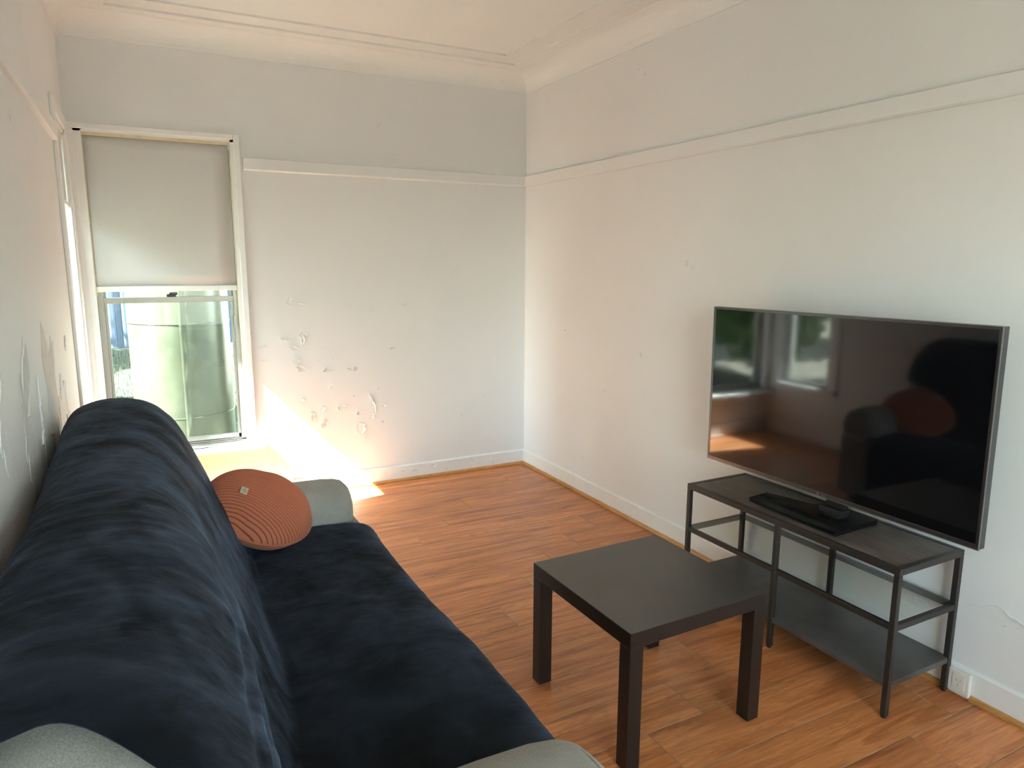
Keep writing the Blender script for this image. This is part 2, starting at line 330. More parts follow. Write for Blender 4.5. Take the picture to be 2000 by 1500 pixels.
# coved cornice, mitred round the room
def cornice():
    prof=[(0.0,2.632),(0.006,2.632),(0.006,2.640)]
    R=0.105
    for k in range(11):
        a=math.pi/2*k/10; prof.append((0.008+R*(1-math.cos(a)), 2.642+R*math.sin(a)*1.0))
    prof.append((0.118,ZC-0.001)); prof.append((0.118,ZC+0.002))
    v=[];f=[];n=len(prof)
    for (d,z) in prof: v.extend([(XL+d,YF+d,z),(XR-d,YF+d,z),(XR-d,YB-d,z),(XL+d,YB-d,z)])
    for i in range(n-1):
        for k in range(4): f.append((i*4+k,i*4+(k+1)%4,(i+1)*4+(k+1)%4,(i+1)*4+k))
    return v,f
v,f = cornice(); S(frompy('trim_1', v, f, M_ceil), 'white coved cornice where the walls meet the ceiling', 'cornice')
# picture rails
RZ_0, RZ_1, RT = 2.013, 2.085, 0.020
def rail_poly(plane, sgn):
    return [(plane,RZ_0),(plane+sgn*(RT-.007),RZ_0),(plane+sgn*RT,RZ_0+.007),(plane+sgn*RT,RZ_1-.004),(plane+sgn*(RT-.005),RZ_1),(plane,RZ_1)]
S(prism('trim_2',rail_poly(YB,-1),'X',-1.868,XR,M_wall),'white picture rail on the end wall beside the blind','picture rail')
S(prism('trim_3',rail_poly(XR,-1),'Y',YF,YB,M_wall),'long white picture rail above the television','picture rail')
S(prism('trim_4',rail_poly(XL,1),'Y',YF,LY0-.096,M_wall),'white picture rail high on the wall behind the sofa','picture rail')
# baseboards
BT, BH = 0.014, 0.110
def skirting(name, axis, a, b, plane, sgn, label):
    p=[(plane,0.0),(plane+sgn*BT,0.0),(plane+sgn*BT,BH-0.008),(plane+sgn*(BT-0.006),BH),(plane,BH)]
    return S(prism(name, p, axis, a, b, M_trim), label, 'baseboard')
base_b = skirting('baseboard_back','X',XL,XR,YB,-1,'white skirting board with chipped paint along the end wall')
base_r = skirting('baseboard_right','Y',YF,YB,XR,-1,'white skirting board along the television wall')
base_l = skirting('baseboard_left','Y',YF,YB,XL,1,'white skirting board behind the sofa')
base_f = skirting('baseboard_front','X',XL,XR,YF,1,'white skirting board behind the viewer')
def bead(name, axis, a, b, plane, sgn, label):
    r=0.013; p=[(plane,0.0015)]+[(plane+sgn*(r*0.9*math.cos(t)),0.0015+r*1.5*math.sin(t)) for t in [math.pi/2*k/5 for k in range(6)]]
    return S(prism(name, p, axis, a, b, M_bead), label, 'wooden bead')
bead('trim_5','X',-2.70,XR-BT-0.002,YB-BT,-1,'golden wooden bead at the foot of the end wall')
bead('trim_6','Y',-2.10,YB-BT-0.002,XR-BT,-1,'golden wooden bead from the room corner to the television stand')
bead('trim_7','Y',-3.185,-2.104,XR-BT,-1,'golden wooden bead behind the television stand')
bead('trim_8','Y',YF+0.02,-3.262,XR-BT,-1,'golden wooden bead running from the power outlet towards the viewer')

# ------------------------------------------------------------------ floor planks
floor = S(box('floor', (XL-TW,YF-TW,-0.06),(XR+TW,YB+TW,-0.009), M_dark_gap), 'orange brown laminate plank floor', 'floor')
PW, PL = 0.1967, 1.21
pm_cache={}
def plank_mesh(w,l):
    key=(round(w,4),round(l,4))
    if key in pm_cache: return pm_cache[key]
    g=0.0005; c=0.0016
    x0,x1,y0,y1=g,l-g,g,w-g
    v=[(x0,y0,-0.009),(x1,y0,-0.009),(x1,y1,-0.009),(x0,y1,-0.009),(x0,y0,-c),(x1,y0,-c),(x1,y1,-c),(x0,y1,-c),
       (x0+c,y0+c,0),(x1-c,y0+c,0),(x1-c,y1-c,0),(x0+c,y1-c,0)]
    f=[(0,1,5,4),(1,2,6,5),(2,3,7,6),(3,0,4,7),(4,5,9,8),(5,6,10,9),(6,7,11,10),(7,4,8,11),(8,9,10,11)]
    me=bpy.data.meshes.new('plank'); me.from_pydata(v,[],f); me.update(); me.materials.append(M_floor); me.materials.append(M_edge)
    for q in (4,5,6,7): me.polygons[q].material_index=1
    pm_cache[key]=me; return me
ytop=-2.4925+PW*13   # seam phase
row0=-13
r=row0; y1=ytop
while y1 > YF:
    y0=y1-PW
    a,b=max(y0,YF),min(y1,YB)
    if b-a>0.01:
        off=(-0.645-0.232*r)
        k=math.floor((XL-off)/PL); x=off+k*PL
        while x < XR:
            xa,xb=max(x,XL),min(x+PL,XR)
            if xb-xa>0.01:
                o=bpy.data.objects.new('plank',plank_mesh(b-a,xb-xa)); C.objects.link(o); o.parent=floor; o.location=(xa,a,0)
            x+=PL
    y1=y0; r+=1

# ------------------------------------------------------------------ flaking paint on the walls
def flake(parent, wall, u, z, w, h, mat, seed, lift=0.004, rot=0.0):
    rg=random.Random(seed); n=16 if w*h<.03 else 34; v=[];f=[]
    def P(a,b,d):
        if wall=='back': return (a, YB-0.0004-d, b)
        if wall=='left': return (XL+0.0004+d, a, b)
        return (XR-0.0004-d, a, b)
    cr,sr=math.cos(rot),math.sin(rot)
    rad=[]; ph=rg.uniform(0,6.28)
    for k in range(n): rad.append(0.62+0.38*noise.noise(Vector((seed*3.1+math.cos(6.283*k/n)*1.4,math.sin(6.283*k/n)*1.4,seed*1.7)))*1.6+rg.uniform(-.16,.16))
    rings=[(1.015,0.0),(1.0,1.0),(0.84,0.45),(0.55,0.15)]
    for s,d in rings:
        for k in range(n):
            t=6.283185*k/n; a=math.cos(t)*rad[k]*s*w/2; b=math.sin(t)*rad[k]*s*h/2
            dd=d*lift*(0.35+0.9*max(0.0,math.cos(t-ph))) if d else 0.0
            v.append(P(u+a*cr-b*sr, z+a*sr+b*cr, dd))
    v.append(P(u,z,0.0008))
    for i in range(3):
        for k in range(n): f.append((i*n+k,i*n+(k+1)%n,(i+1)*n+(k+1)%n,(i+1)*n+k))
    for k in range(n): f.append((3*n+k,3*n+(k+1)%n,4*n))
    bm=bmesh.new(); me=bpy.data.meshes.new('t'); me.from_pydata(v,[],f); bm.from_mesh(me); bpy.data.meshes.remove(me)
    return bmobj('paint_flake',bm,mat,parent)
bf=[(-1.048,2.348,.03,.07),(-.953,2.164,.04,.012),(-1.64,1.25,.06,.07),(-1.57,1.225,.09,.03),(-1.66,1.02,.11,.05),(-1.57,1.03,.06,.13),(-1.63,.955,.12,.04),
    (-1.62,.875,.07,.06),(-1.585,.82,.12,.05),(-1.43,.805,.10,.035),(-1.29,.80,.05,.02),(-1.255,.80,.02,.05),(-1.40,.695,.04,.03),(-1.60,.617,.06,.045),
    (-1.47,.555,.07,.06),(-1.53,.505,.06,.07),(-1.365,.55,.025,.06),(-1.325,.558,.05,.02),(-1.24,.505,.06,.05),(-1.225,.40,.11,.10),(-1.135,.54,.03,.17),(-1.15,.47,.05,.06),
    (-1.065,.54,.04,.03),(-1.075,.43,.02,.02),(-1.20,.335,.02,.03),(-.906,1.215,.05,.02),(-1.133,1.18,.05,.012),(-1.81,.977,.07,.03),(-1.816,.89,.04,.015),(-.985,.925,.06,.02),
    (-1.47,.87,.05,.015),(-1.38,.872,.06,.012),(-1.26,.62,.03,.015),(-1.10,.66,.02,.03),(-1.46,.46,.05,.08),(-1.87,1.27,.04,.02),(-.50,.42,.03,.02),(-.32,.55,.02,.03)]
for i,(a,b,w,h) in enumerate(bf): flake(wall_back,'back',a,b,w,h,M_flake,i+1,0.0055,rnd.uniform(-.25,.25))
for i,(a,b,w,h) in enumerate([(-1.245,2.515,.03,.02),(-1.285,2.52,.05,.012),(-1.30,2.48,.012,.05),(-1.742,1.477,.04,.03),(-1.70,1.49,.015,.04),(-.30,.42,.03,.02),(-.45,.62,.02,.02),(-.8,.24,.05,.02),(-1.35,.98,.015,.03),(-1.02,.72,.012,.012),(-.55,1.05,.012,.02),(-3.30,.33,.22,.10),(-3.05,.25,.25,.08)]):
    flake(wall_right,'right',a,b,w,h,M_flake,i+101,0.005,rnd.uniform(-.2,.2))
for i,(a,b,w,h,m) in enumerate([(-2.28,1.08,.40,.55,M_plaster),(-1.66,1.03,.42,.62,M_plaster),(-1.40,.94,.34,.34,M_flake),(-2.62,1.16,.24,.30,M_flake),(-1.98,.98,.18,.36,M_flake),(-2.9,.98,.16,.22,M_flake),(-1.28,.86,.20,.16,M_plaster),(-1.95,1.9,.05,.03,M_flake),(-3.2,1.05,.10,.09,M_flake),(-1.1,1.16,.08,.10,M_flake)]):
    flake(wall_left,'left',a,b,w,h,m,i+201,0.004,rnd.uniform(-.12,.12))
for i,(a,w) in enumerate([(-.86,.07),(-.72,.06),(-.62,.05),(-.42,.04),(-.95,.05),(-.26,.03)]):   # chips on the skirting
    f_=flake(base_b,'back',a,0.062+0.02*math.sin(i*2.3),w,.03,M_flake,i+301,0.004); f_.location=(0,-BT,0)

# ------------------------------------------------------------------ back window, sill and roller blind
w1 = S(empty('window_1',(0,0,0)), 'tall sash window in the end wall half covered by a blind', 'window')
yf0 = YB-0.012
boxes('casing', [((BX1,yf0,BZ0),(BX1+0.034,YB,BZ1+0.030)),((XL,yf0,BZ1),(BX1,YB,BZ1+0.030)),((XL,yf0,BZ0),(BX0,YB,BZ1))], M_trim, w1, 0.003)
boxes('jamb_lining', [((BX0,YB-.004,BZ0),(BX0+.035,YB+TW-.03,BZ1)),((BX1-.018,YB-.004,BZ0),(BX1,YB+TW-.03,BZ1)),((BX0,YB-.004,BZ1-.012),(BX1,YB+TW-.03,BZ1))], M_trim, w1)
boxes('blind_stop', [((BX0+.035,YB+.002,1.30),(BX0+.040,YB+.012,BZ1-.012)),((BX1-.023,YB+.002,.40),(BX1-.018,YB+.009,BZ1-.012)),((BX1-.0225,YB+.012,1.25),(BX1-.018,YB+.017,BZ1-.012)),((BX0+.036,YB+.003,BZ1-.030),(BX1-.018,YB+.012,BZ1-.012))], M_cream, w1)
sill = boxes('sill', [((XL+.002,YB-.062,.352),(-1.836,YB+.001,.378)),((BX0,YB,.352),(BX1,YB+TW-.03,.386))], M_sill, w1, 0.004)
box('sill_grey_patch',(-2.215,YB-.060,.3775),(-2.135,YB-.030,.3795),M_alu,w1,.0005,1)  # thin grey rectangle on the sill top
boxes('sill_apron', [((XL+.002,YB-.016,.318),(-1.87,YB,.353))], M_sill, w1, 0.002)
fx0, fx1 = BX0+.035, BX1-.018
gy = YB+.075
boxes('outer_frame', [((fx0,gy-.02,.386),(fx0+.030,gy+.05,BZ1-.012)),((fx1-.028,gy-.02,.386),(fx1,gy+.05,BZ1-.012)),((fx0,gy-.02,.386),(fx1,gy+.05,.408)),((fx0,gy-.02,BZ1-.04),(fx1,gy+.05,BZ1-.012))], M_alu, w1, 0.002)
s1 = boxes('lower_sash', [((fx0+.030,gy-.004,.412),(fx0+.046,gy+.016,1.285)),((fx1-.044,gy-.004,.412),(fx1-.028,gy+.016,1.285)),((fx0+.030,gy-.004,.412),(fx1-.028,gy+.016,.436)),((fx0+.026,gy-.012,1.252),(fx1-.026,gy+.016,1.285))], M_alu, w1, 0.0015)
box('pane', (fx0+.045,gy+.004,.434),(fx1-.043,gy+.008,1.254), M_pane, s1)
s2 = boxes('upper_sash', [((fx0+.030,gy+.020,1.262),(fx0+.044,gy+.040,BZ1-.04)),((fx1-.042,gy+.020,1.262),(fx1-.028,gy+.040,BZ1-.04)),((fx0+.030,gy+.020,1.262),(fx1-.028,gy+.040,1.282))], M_alu, w1, 0.0015)
box('pane', (fx0+.043,gy+.028,1.28),(fx1-.041,gy+.032,BZ1-.04), M_pane, s2)
boxes('latch', [((-2.32,gy-.006,1.285),(-2.27,gy+.014,1.300)),((-2.305,gy-.016,1.296),(-2.262,gy+.004,1.310))], M_black, w1, 0.003)
boxes('side_lock', [((fx1-.033,gy-.032,1.10),(fx1-.015,gy-.019,1.17))], M_alu, w1, 0.002)
boxes('bottom_track', [((fx0+.02,gy-.036,.386),(fx1,gy-.028,.400)),((fx0+.02,gy-.05,.386),(fx1,gy-.044,.394))], M_alu, w1)
rb = empty('roller_blind',(-2.31,YB+.022,BZ1), 0, 'cream roller blind drawn halfway down the end wall window', 'blind')
bx0,bx1 = -0.388, 0.366
lathe('roller_tube', [(.016,bx0),(.016,bx1)], M_blind, rb, 20, True, 'X', (0,.012,-.032))
v=[];f=[]
for j in range(13):
    z=-.016-(.83-.016)*j/12
    for i in range(9):
        x=bx0+(bx1-bx0)*i/8; v.append((x,-.0055+.0035*math.sin(i*.9+j*.5)*(j/12),z))
for j in range(12):
    for i in range(8): f.append((j*9+i,j*9+i+1,(j+1)*9+i+1,(j+1)*9+i))
fab=frompy('blind_fabric',v,f,M_blind,rb,True); md=fab.modifiers.new('thick','SOLIDIFY'); md.thickness=.0012
box('bottom_bar',(bx0-.004,-.012,-.858),(bx1+.004,.004,-.828),M_trim,rb,.003)
box('end_cap',(bx1+.004,-.013,-.858),(bx1+.007,.005,-.828),M_alu,rb); box('end_cap',(bx0-.007,-.013,-.858),(bx0-.004,.005,-.828),M_alu,rb)
box('bracket',(bx1+.001,-.012,-.055),(bx1+.006,.030,-.008),M_trim,rb,.001); box('bracket',(bx0-.006,-.012,-.055),(bx0-.001,.030,-.008),M_trim,rb,.001)
tube('bead_chain',[(bx1+.009,-.004,-.03-.05*k) for k in range(22)]+[(bx1+.009,.010,-1.08)]+[(bx1+.009,.016,-1.05+.05*k) for k in range(21)],.0016,M_white_plastic,rb,6)

# ------------------------------------------------------------------ left wall window (seen edge-on beside the blind)
w2 = S(empty('window_2',(0,0,0)), 'narrow side window in the corner seen edge-on behind the sofa', 'window')
xc = XL+0.014
boxes('casing', [((XL,LY0-.095,LZ0-.05),(xc,LY0,LZ1+.062)),((XL,LY1,LZ0-.05),(xc,YB-.012,LZ1+.062)),((XL,LY0,LZ1),(xc,LY1,LZ1+.062))], M_trim, w2, 0.003)
boxes('jamb_lining', [((XL-TW+.03,LY0,LZ0),(XL+.004,LY0+.016,LZ1)),((XL-TW+.03,LY1-.016,LZ0),(XL+.004,LY1,LZ1)),((XL-TW+.03,LY0,LZ1-.016),(XL+.004,LY1,LZ1))], M_trim, w2)
boxes('sill', [((XL-.001,LY0-.09,LZ0-.03),(XL+.040,LY1+.04,LZ0)),((XL-TW+.03,LY0,LZ0-.03),(XL,LY1,LZ0))], M_sill, w2, 0.003)
gx = XL-.075
boxes('sash_frame', [((gx-.02,LY0+.016,LZ0),(gx+.02,LY0+.060,LZ1-.016)),((gx-.02,LY1-.034,LZ0),(gx+.02,LY1-.016,LZ1-.016)),((gx-.02,LY0+.016,LZ0),(gx+.02,LY1-.016,LZ0+.022)),((gx-.02,LY0+.016,LZ1-.036),(gx+.02,LY1-.016,LZ1-.016))], M_alu, w2, 0.0015)
box('pane', (gx-.003,LY0+.059,LZ0+.02),(gx+.001,LY1-.033,LZ1-.035), M_pane, w2)
rb2 = empty('roller_blind',(XL-.012,(LY0+LY1)/2,LZ1),0,'cream roller blind at the top of the narrow corner side window','blind')
hl=(LY1-LY0)/2-.020
lathe('roller_tube',[(.016,-hl),(.016,hl)],M_blind,rb2,16,True,'Y',(-.012,0,-.034))
box('blind_fabric',(-.0005,-hl,-.365),(.0008,hl,-.022),M_blind,rb2); box('bottom_bar',(-.006,-hl-.002,-.385),(.008,hl+.002,-.360),M_trim,rb2,.003)
# unseen window added behind the viewer to brighten the near end
w3 = S(empty('fill_window',(0,0,0)), 'wide window added in the wall behind the viewer for fill daylight', 'window')
boxes('casing', [((RX0-.07,YF,RZ0-.04),(RX0,YF+.014,RZ1+.06)),((RX1,YF,RZ0-.04),(RX1+.07,YF+.014,RZ1+.06)),((RX0,YF,RZ1),(RX1,YF+.014,RZ1+.06)),((RX0-.08,YF,RZ0-.03),(RX1+.08,YF+.045,RZ0))], M_trim, w3, .003)
boxes('sash_frame', [((RX0,YF-.09,RZ0),(RX0+.04,YF-.05,RZ1)),((RX1-.04,YF-.09,RZ0),(RX1,YF-.05,RZ1)),((RX0,YF-.09,RZ0),(RX1,YF-.05,RZ0+.04)),((RX0,YF-.09,RZ1-.04),(RX1,YF-.05,RZ1)),((-1.42,YF-.09,RZ0),(-1.38,YF-.05,RZ1))], M_alu, w3, .002)
box('pane',(RX0+.039,YF-.072,RZ0+.039),(-1.419,YF-.068,RZ1-.039),M_pane,w3); box('pane',(-1.381,YF-.072,RZ0+.039),(RX1-.039,YF-.068,RZ1-.039),M_pane,w3)
portal(((BX0+BX1)/2,YB+TW+.01,.86),(-math.pi/2,0,0),BX1-BX0,.98)
portal((XL-TW-.01,(LY0+LY1)/2,(LZ0+LZ1)/2),(0,-math.pi/2,0),LZ1-LZ0,LY1-LY0)
portal(((RX0+RX1)/2,YF-TW-.01,(RZ0+RZ1)/2),(math.pi/2,0,0),RX1-RX0,RZ1-RZ0)

# ------------------------------------------------------------------ sofa
SY0, SY1 = -3.76, -1.53      # near / far ends
sofa = empty('sofa',(-2.2,(SY0+SY1)/2,0),0,'grey fabric three-seat sofa with rolled arms along the wall','sofa')
SO = Vector((-2.2,(SY0+SY1)/2,0))
def sl(p): return (p[0]-SO.x,p[1]-SO.y,p[2])
def spline(pts, n):
    out=[];m=len(pts)
    L=[0.0]
    for a,b in zip(pts,pts[1:]): L.append(L[-1]+math.dist(a,b))
    for i in range(n):
        s=L[-1]*i/(n-1); k=0
        while k<m-2 and L[k+1]<s: k+=1
        t=(s-L[k])/max(1e-9,L[k+1]-L[k]); p0,p1,p2,p3=pts[max(0,k-1)],pts[k],pts[k+1],pts[min(m-1,k+2)]
        out.append(tuple(0.5*(2*b+(c-a)*t+(2*a-5*b+4*c-d)*t*t+(3*b-a-3*c+d)*t**3) for a,b,c,d in zip(p0,p1,p2,p3)))
    return out
box('base', sl((-2.69,SY0+.03,.05)), sl((-1.735,SY1-.03,.30)), M_grey, sofa, .02, 3)
back_prof=[(-2.60,.20),(-2.685,.22),(-2.708,.5),(-2.712,.75),(-2.700,.89),(-2.655,.955),(-2.57,.978),(-2.475,.962),(-2.405,.90),(-2.355,.80),(-2.305,.67),(-2.255,.55),(-2.225,.44),(-2.225,.30),(-2.30,.22)]
bp=spline(back_prof,90)
def sstep(a,b,x):
    t=min(1,max(0,(x-a)/(b-a))); return t*t*(3-2*t)
def near_shift(y,z,x): return .052*sstep(-2.70,-3.30,y)*sstep(.82,.58,z)*sstep(-2.5,-2.4,x)
def endscale(y):
    # rounds the near and far ends of the backrest
    if y-SY0<.24: return math.sqrt(max(0.0,1-(1-(y-SY0)/.24)**2*.95))-.25*(1-(y-SY0)/.24)
    d=SY1-y; R=.13
    if d>=R: return 1.0
    t=1-d/R; return math.sqrt(max(0.0,1-t*t*.86))
v=[];f=[];ny=110;n=len(bp)
ys=[]
for i in range(ny):
    t=i/(ny-1); ys.append(SY0+(SY1-SY0)*(0.5-0.5*math.cos(math.pi*t)) if True else 0)
for y in ys:
    e=endscale(y)
    for (x,z) in bp: v.append(sl((-2.56+(x+2.56)*(.55+.45*e)-near_shift(y,z,x)-.004*(x>-2.5), y, .20+(z-.20)*(.80+.20*e))))
for i in range(ny-1):
    for k in range(n): f.append((i*n+k,i*n+(k+1)%n,(i+1)*n+(k+1)%n,(i+1)*n+k))
f.append(tuple(range(n))); f.append(tuple((ny-1)*n+k for k in range(n)))
bm=bmesh.new(); me=bpy.data.meshes.new('t'); me.from_pydata(v,[],f); bm.from_mesh(me); bpy.data.meshes.remove(me)
backrest=bmobj('backrest',bm,M_grey,sofa,True)
for k in range(3):
    ya=SY0+.375+k*.53; box('seat_cushion', sl((-2.24,ya+.005,.285)), sl((-1.705,ya+.515,.432)), M_grey, sofa, .045, 4)
def arm(yc, hw, parent):
    # rolled arm: tube along x with a rounded front, and the panel below it
    v=[];f=[];n=28
    st=[(-2.50,.80),(-2.44,1.0),(-2.2,1.0),(-1.95,1.0),(-1.84,.985),(-1.79,.94),(-1.765,.86),(-1.75,.72),(-1.742,.50),(-1.738,.22)]
    for x,s in st:
        for k in range(n):
            t=2*math.pi*k/n; cy=math.copysign(abs(math.cos(t))**.85,math.cos(t)); cz=math.copysign(abs(math.sin(t))**.85,math.sin(t))
            v.append(sl((x, yc+hw*cy*s, .487+.118*cz*s-.006*max(0,(-1.95-x))*2)))
    m=len(st)
    for i in range(m-1):
        for k in range(n): f.append((i*n+k,i*n+(k+1)%n,(i+1)*n+(k+1)%n,(i+1)*n+k))
    f.append(tuple(range(n))); f.append(tuple((m-1)*n+k for k in range(n)))
    bm=bmesh.new(); me=bpy.data.meshes.new('t'); me.from_pydata(v,[],f); bm.from_mesh(me); bpy.data.meshes.remove(me)
    a=bmobj('arm',bm,M_grey,parent,True)
    box('arm_panel', sl((-2.66,yc-hw*.7,.05)), sl((-1.712,yc+hw*.7,.44)), M_grey, a, .03, 3)
    # piping round the front of the roll
    tube('piping',[sl((-1.772,yc+hw*.88*math.cos(t),.487+.104*math.sin(t))) for t in [2*math.pi*k/30 for k in range(30)]],.0035,M_grey,a,6,True)
    return a
arm(-3.545,.175,sofa); arm(-1.665,.138,sofa)
# stitched seam round the near end of the backrest
def backpt(y,k):
    e=endscale(y); x,z=bp[k]; return Vector(sl((-2.56+(x+2.56)*(.55+.45*e), y, .20+(z-.20)*(.80+.20*e))))
bm=bmesh.new()
for k in range(17,70):
    a=backpt(SY0+.035,k); b=backpt(SY0+.035,k+1); nrm=Vector((a.x-(-2.56-SO.x),-.25,a.z-.7)).normalized()
    for q in range(1):
        p=a.lerp(b,.08+.5*q)+nrm*.0006; p2=a.lerp(b,.40+.5*q)+nrm*.0006
        addbox(bm,(min(p.x,p2.x)-.0006,p.y-.0006,min(p.z,p2.z)-.0003),(max(p.x,p2.x)+.0003,p.y+.0006,max(p.z,p2.z)+.0006))
bmobj('seam_stitching',bm,M_thread,backrest)
for (x,y) in ((-2.62,SY0+.1),(-1.80,SY0+.1),(-2.62,SY1-.1),(-1.80,SY1-.1)):
    lathe('foot',[(.022,0),(.028,.05),(.028,.055)],M_black,sofa,12,False,'Z',sl((x,y,0)))

# ------------------------------------------------------------------ throw blanket
thr_prof=[(-2.722,.78),(-2.724,.84),(-2.714,.905),(-2.668,.972),(-2.575,.997),(-2.470,.981),(-2.390,.912),(-2.338,.808),(-2.285,.675),(-2.235,.555),(-2.203,.478),(-2.180,.452),(-2.10,.452),(-1.98,.462),(-1.86,.460),(-1.765,.452),(-1.708,.428),(-1.680,.385),(-1.672,.31),(-1.676,.22),(-1.672,.12)]
NV=150; NU=190
tp=spline(thr_prof,NV)
def sstep(a,b,x):
    t=min(1,max(0,(x-a)/(b-a))); return t*t*(3-2*t)
v=[];f=[]
jc=min(range(NV),key=lambda j:abs(tp[j][0]+2.18)+abs(tp[j][1]-.452))
for j in range(NV):
    x,z=tp[j]
    q=j/(NV-1)
    t0=tp[max(0,j-1)]; t1=tp[min(NV-1,j+1)]; nx,nz=-(t1[1]-t0[1]),(t1[0]-t0[0]); ln=math.hypot(nx,nz); nx/=ln; nz/=ln
    low = sstep(.80,.62,z) if j<=jc else 1.0
    ynear=(-3.605-.15*sstep(-2.59,-2.44,x))*(1-low)+(-3.352)*low + .02*math.sin(j*.23)*(1-low)
    yfar =-1.515*(1-low)+(-1.815)*low
    for i in range(NU):
        u=i/(NU-1); y=ynear+(yfar-ynear)*u
        px,pz=x,z
        # ends of the back follow the rounded upholstery
        if j<=jc:
            d=(yfar-y); e=1.0
            if d<.15: tt=1-d/.15; e=math.sqrt(max(0,1-tt*tt*.88))
            d2=(y-ynear); 
            e2=1.0
            if d2<.12: tt=1-d2/.12; e2=1-.10*tt*tt*(1-low)
            e=e*(1-low)+low; ee=min(e,e2)
            px=-2.56+(x+2.56)*(.58+.42*ee); pz=.30+(z-.30)*(.78+.22*ee)
        if j<=jc: px -= near_shift(y,pz,x)
        # gentle sag between cushions, wrinkles
        P=Vector((px,y,pz))
        sag = 0.010*math.sin((y+3.6)*math.pi*1.45)*sstep(-3.45,-2.9,y) if j<=jc else 0.008*math.sin((y+3.4)*math.pi*1.2)
        nz1=noise.noise(Vector((px*3.0+1.7,y*2.0,pz*3.0)))*0.014
        # diagonal drag lines on the back, crossing folds on the seat
        if j<=jc: dr=noise.noise(Vector((y*3.0+pz*2.2,pz*2.0-px*2.0,4.2)))*0.004+noise.noise(Vector((y*9.0+pz*9.0,(pz-px)*2.2,9.1)))*0.0025*sstep(-1.6,-2.4,y)+noise.noise(Vector((y*30.0+pz*14.0,(pz-px)*5,3.1)))*0.0022*sstep(-1.9,-2.6,y)
        else: dr=noise.noise(Vector((y*3.4+px*4.0,px*2.2,2.2)))*0.008+noise.noise(Vector((y*9.0-px*7.0,px*5,7.0)))*0.004
        if j<=jc: dr+=.0065*math.sin(pz*85+6*noise.noise(Vector((y*2,pz*5,1))))*sstep(-2.95,-3.40,y)*sstep(.93,.82,pz)*(1 if x>-2.5 else 0)
        fine=noise.noise(Vector((px*22,y*18,pz*22)))*0.0014
        edge=0.0
        hang = sstep(.43,.30,pz) if x>-1.75 else 0.0
        edge += hang*0.010*math.sin(y*26+noise.noise(Vector((y*3,0,0)))*3)
        amp = 1.0 if j>3 else .4
        dsp=(sag+nz1*.6+dr+fine)*amp+edge+.003
        if x<-2.69: dsp=min(dsp,.004)
        dsp=max(dsp,-.004)
        v.append((px+nx*dsp, y, pz+nz*dsp))
for j in range(NV-1):
    for i in range(NU-1):
        a=j*NU+i; f.append((a,a+1,a+NU+1,a+NU))
TH=Vector((-2.2,-2.55,0))
v=[(p[0]-TH.x,p[1]-TH.y,p[2]) for p in v]
throw=frompy('throw_blanket',v,f,M_velvet,None,True); throw.location=TH
tag(throw,'dark navy velvet throw draped over the sofa back and seat','blanket')
sm=throw.modifiers.new('thick','SOLIDIFY'); sm.thickness=.004; sm.offset=-1

# ------------------------------------------------------------------ round corduroy cushion
def make_cushion():
    R=.203; T=.100
    nrm=Vector((.34,-.36,.87)).normalized()
    ctr=Vector((-2.115,-1.80,.575))
    # rib direction (local X) chosen across the view, roughly along +x and down
    ax=Vector((.80,-.30,-.45)); ax=(ax-nrm*ax.dot(nrm)).normalized(); ay=nrm.cross(ax)
    root=empty('round_cushion',ctr,0,'round rust corduroy cushion with a small sewn label against the far arm','cushion')
    root.rotation_mode='QUATERNION'; root.rotation_quaternion=Matrix((ax,ay,nrm)).transposed().to_quaternion()
    NR,NA=120,440
    v=[];f=[];gr=[]
    def H(rr): return T*max(0.0,(1-rr**2.6))**.62
    for side in (1,-1):
        v0=len(v)
        for i in range(NR):
            rr=math.sin(math.pi/2*i/(NR-1)); 
            for k in range(NA):
                th=2*math.pi*k/NA; x=rr*R*math.cos(th); y=rr*R*math.sin(th)
                wob=noise.noise(Vector((x*7,y*7,side*3.3)))*.012+noise.noise(Vector((x*16,y*16,side)))*.004
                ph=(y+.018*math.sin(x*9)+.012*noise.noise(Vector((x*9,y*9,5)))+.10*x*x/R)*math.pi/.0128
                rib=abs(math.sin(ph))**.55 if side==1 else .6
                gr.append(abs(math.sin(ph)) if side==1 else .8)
                z=side*(H(rr)+(.0085*(rib-.6)+wob*.7)*min(1,(1-rr)*9))
                rad=1+.0
                v.append((x*(1+.012*noise.noise(Vector((math.cos(th)*2,math.sin(th)*2,1)))),y,z))
        for i in range(NR-1):
            for k in range(NA):
                a=v0+i*NA+k; b=v0+i*NA+(k+1)%NA; q=(a,b,b+NA,a+NA)
                f.append(q if side==1 else q[::-1])
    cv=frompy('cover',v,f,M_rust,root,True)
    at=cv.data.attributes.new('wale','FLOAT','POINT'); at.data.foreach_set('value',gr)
    tube('edge_seam',[(R*1.004*math.cos(t),R*1.004*math.sin(t),.0) for t in [2*math.pi*k/64 for k in range(64)]],.004,M_rustseam,root,8,True)
    return root,ctr,ax,ay,nrm,H,R
cush,cc,cax,cay,cn,cH,cR=make_cushion()
def cush_label():
    lx,ly=-.069,-.072
    h=cH(math.hypot(lx,ly)/cR)+.0055
    a=math.radians(98)
    vx=Vector((math.cos(a),math.sin(a),0)); vy=Vector((-math.sin(a),math.cos(a),0))
    bm=bmesh.new(); addbox(bm,(-.021,-.013,-.0006),(.021,.013,.0006),.0004,1)
    o=bmobj('sewn_label',bm,M_label,cush); o.location=(lx,ly,h); o.rotation_euler=(.0,-.02,a)
    tag(o,'small cream fabric label')
    bm=bmesh.new()
    for k,w in enumerate((.022,.028,.016)):
        addbox(bm,(-w/2,-.006+k*.005,.0006),(w/2,-.0045+k*.005,.0009))
    bmobj('label_print',bm,M_ink,o)
cush_label()

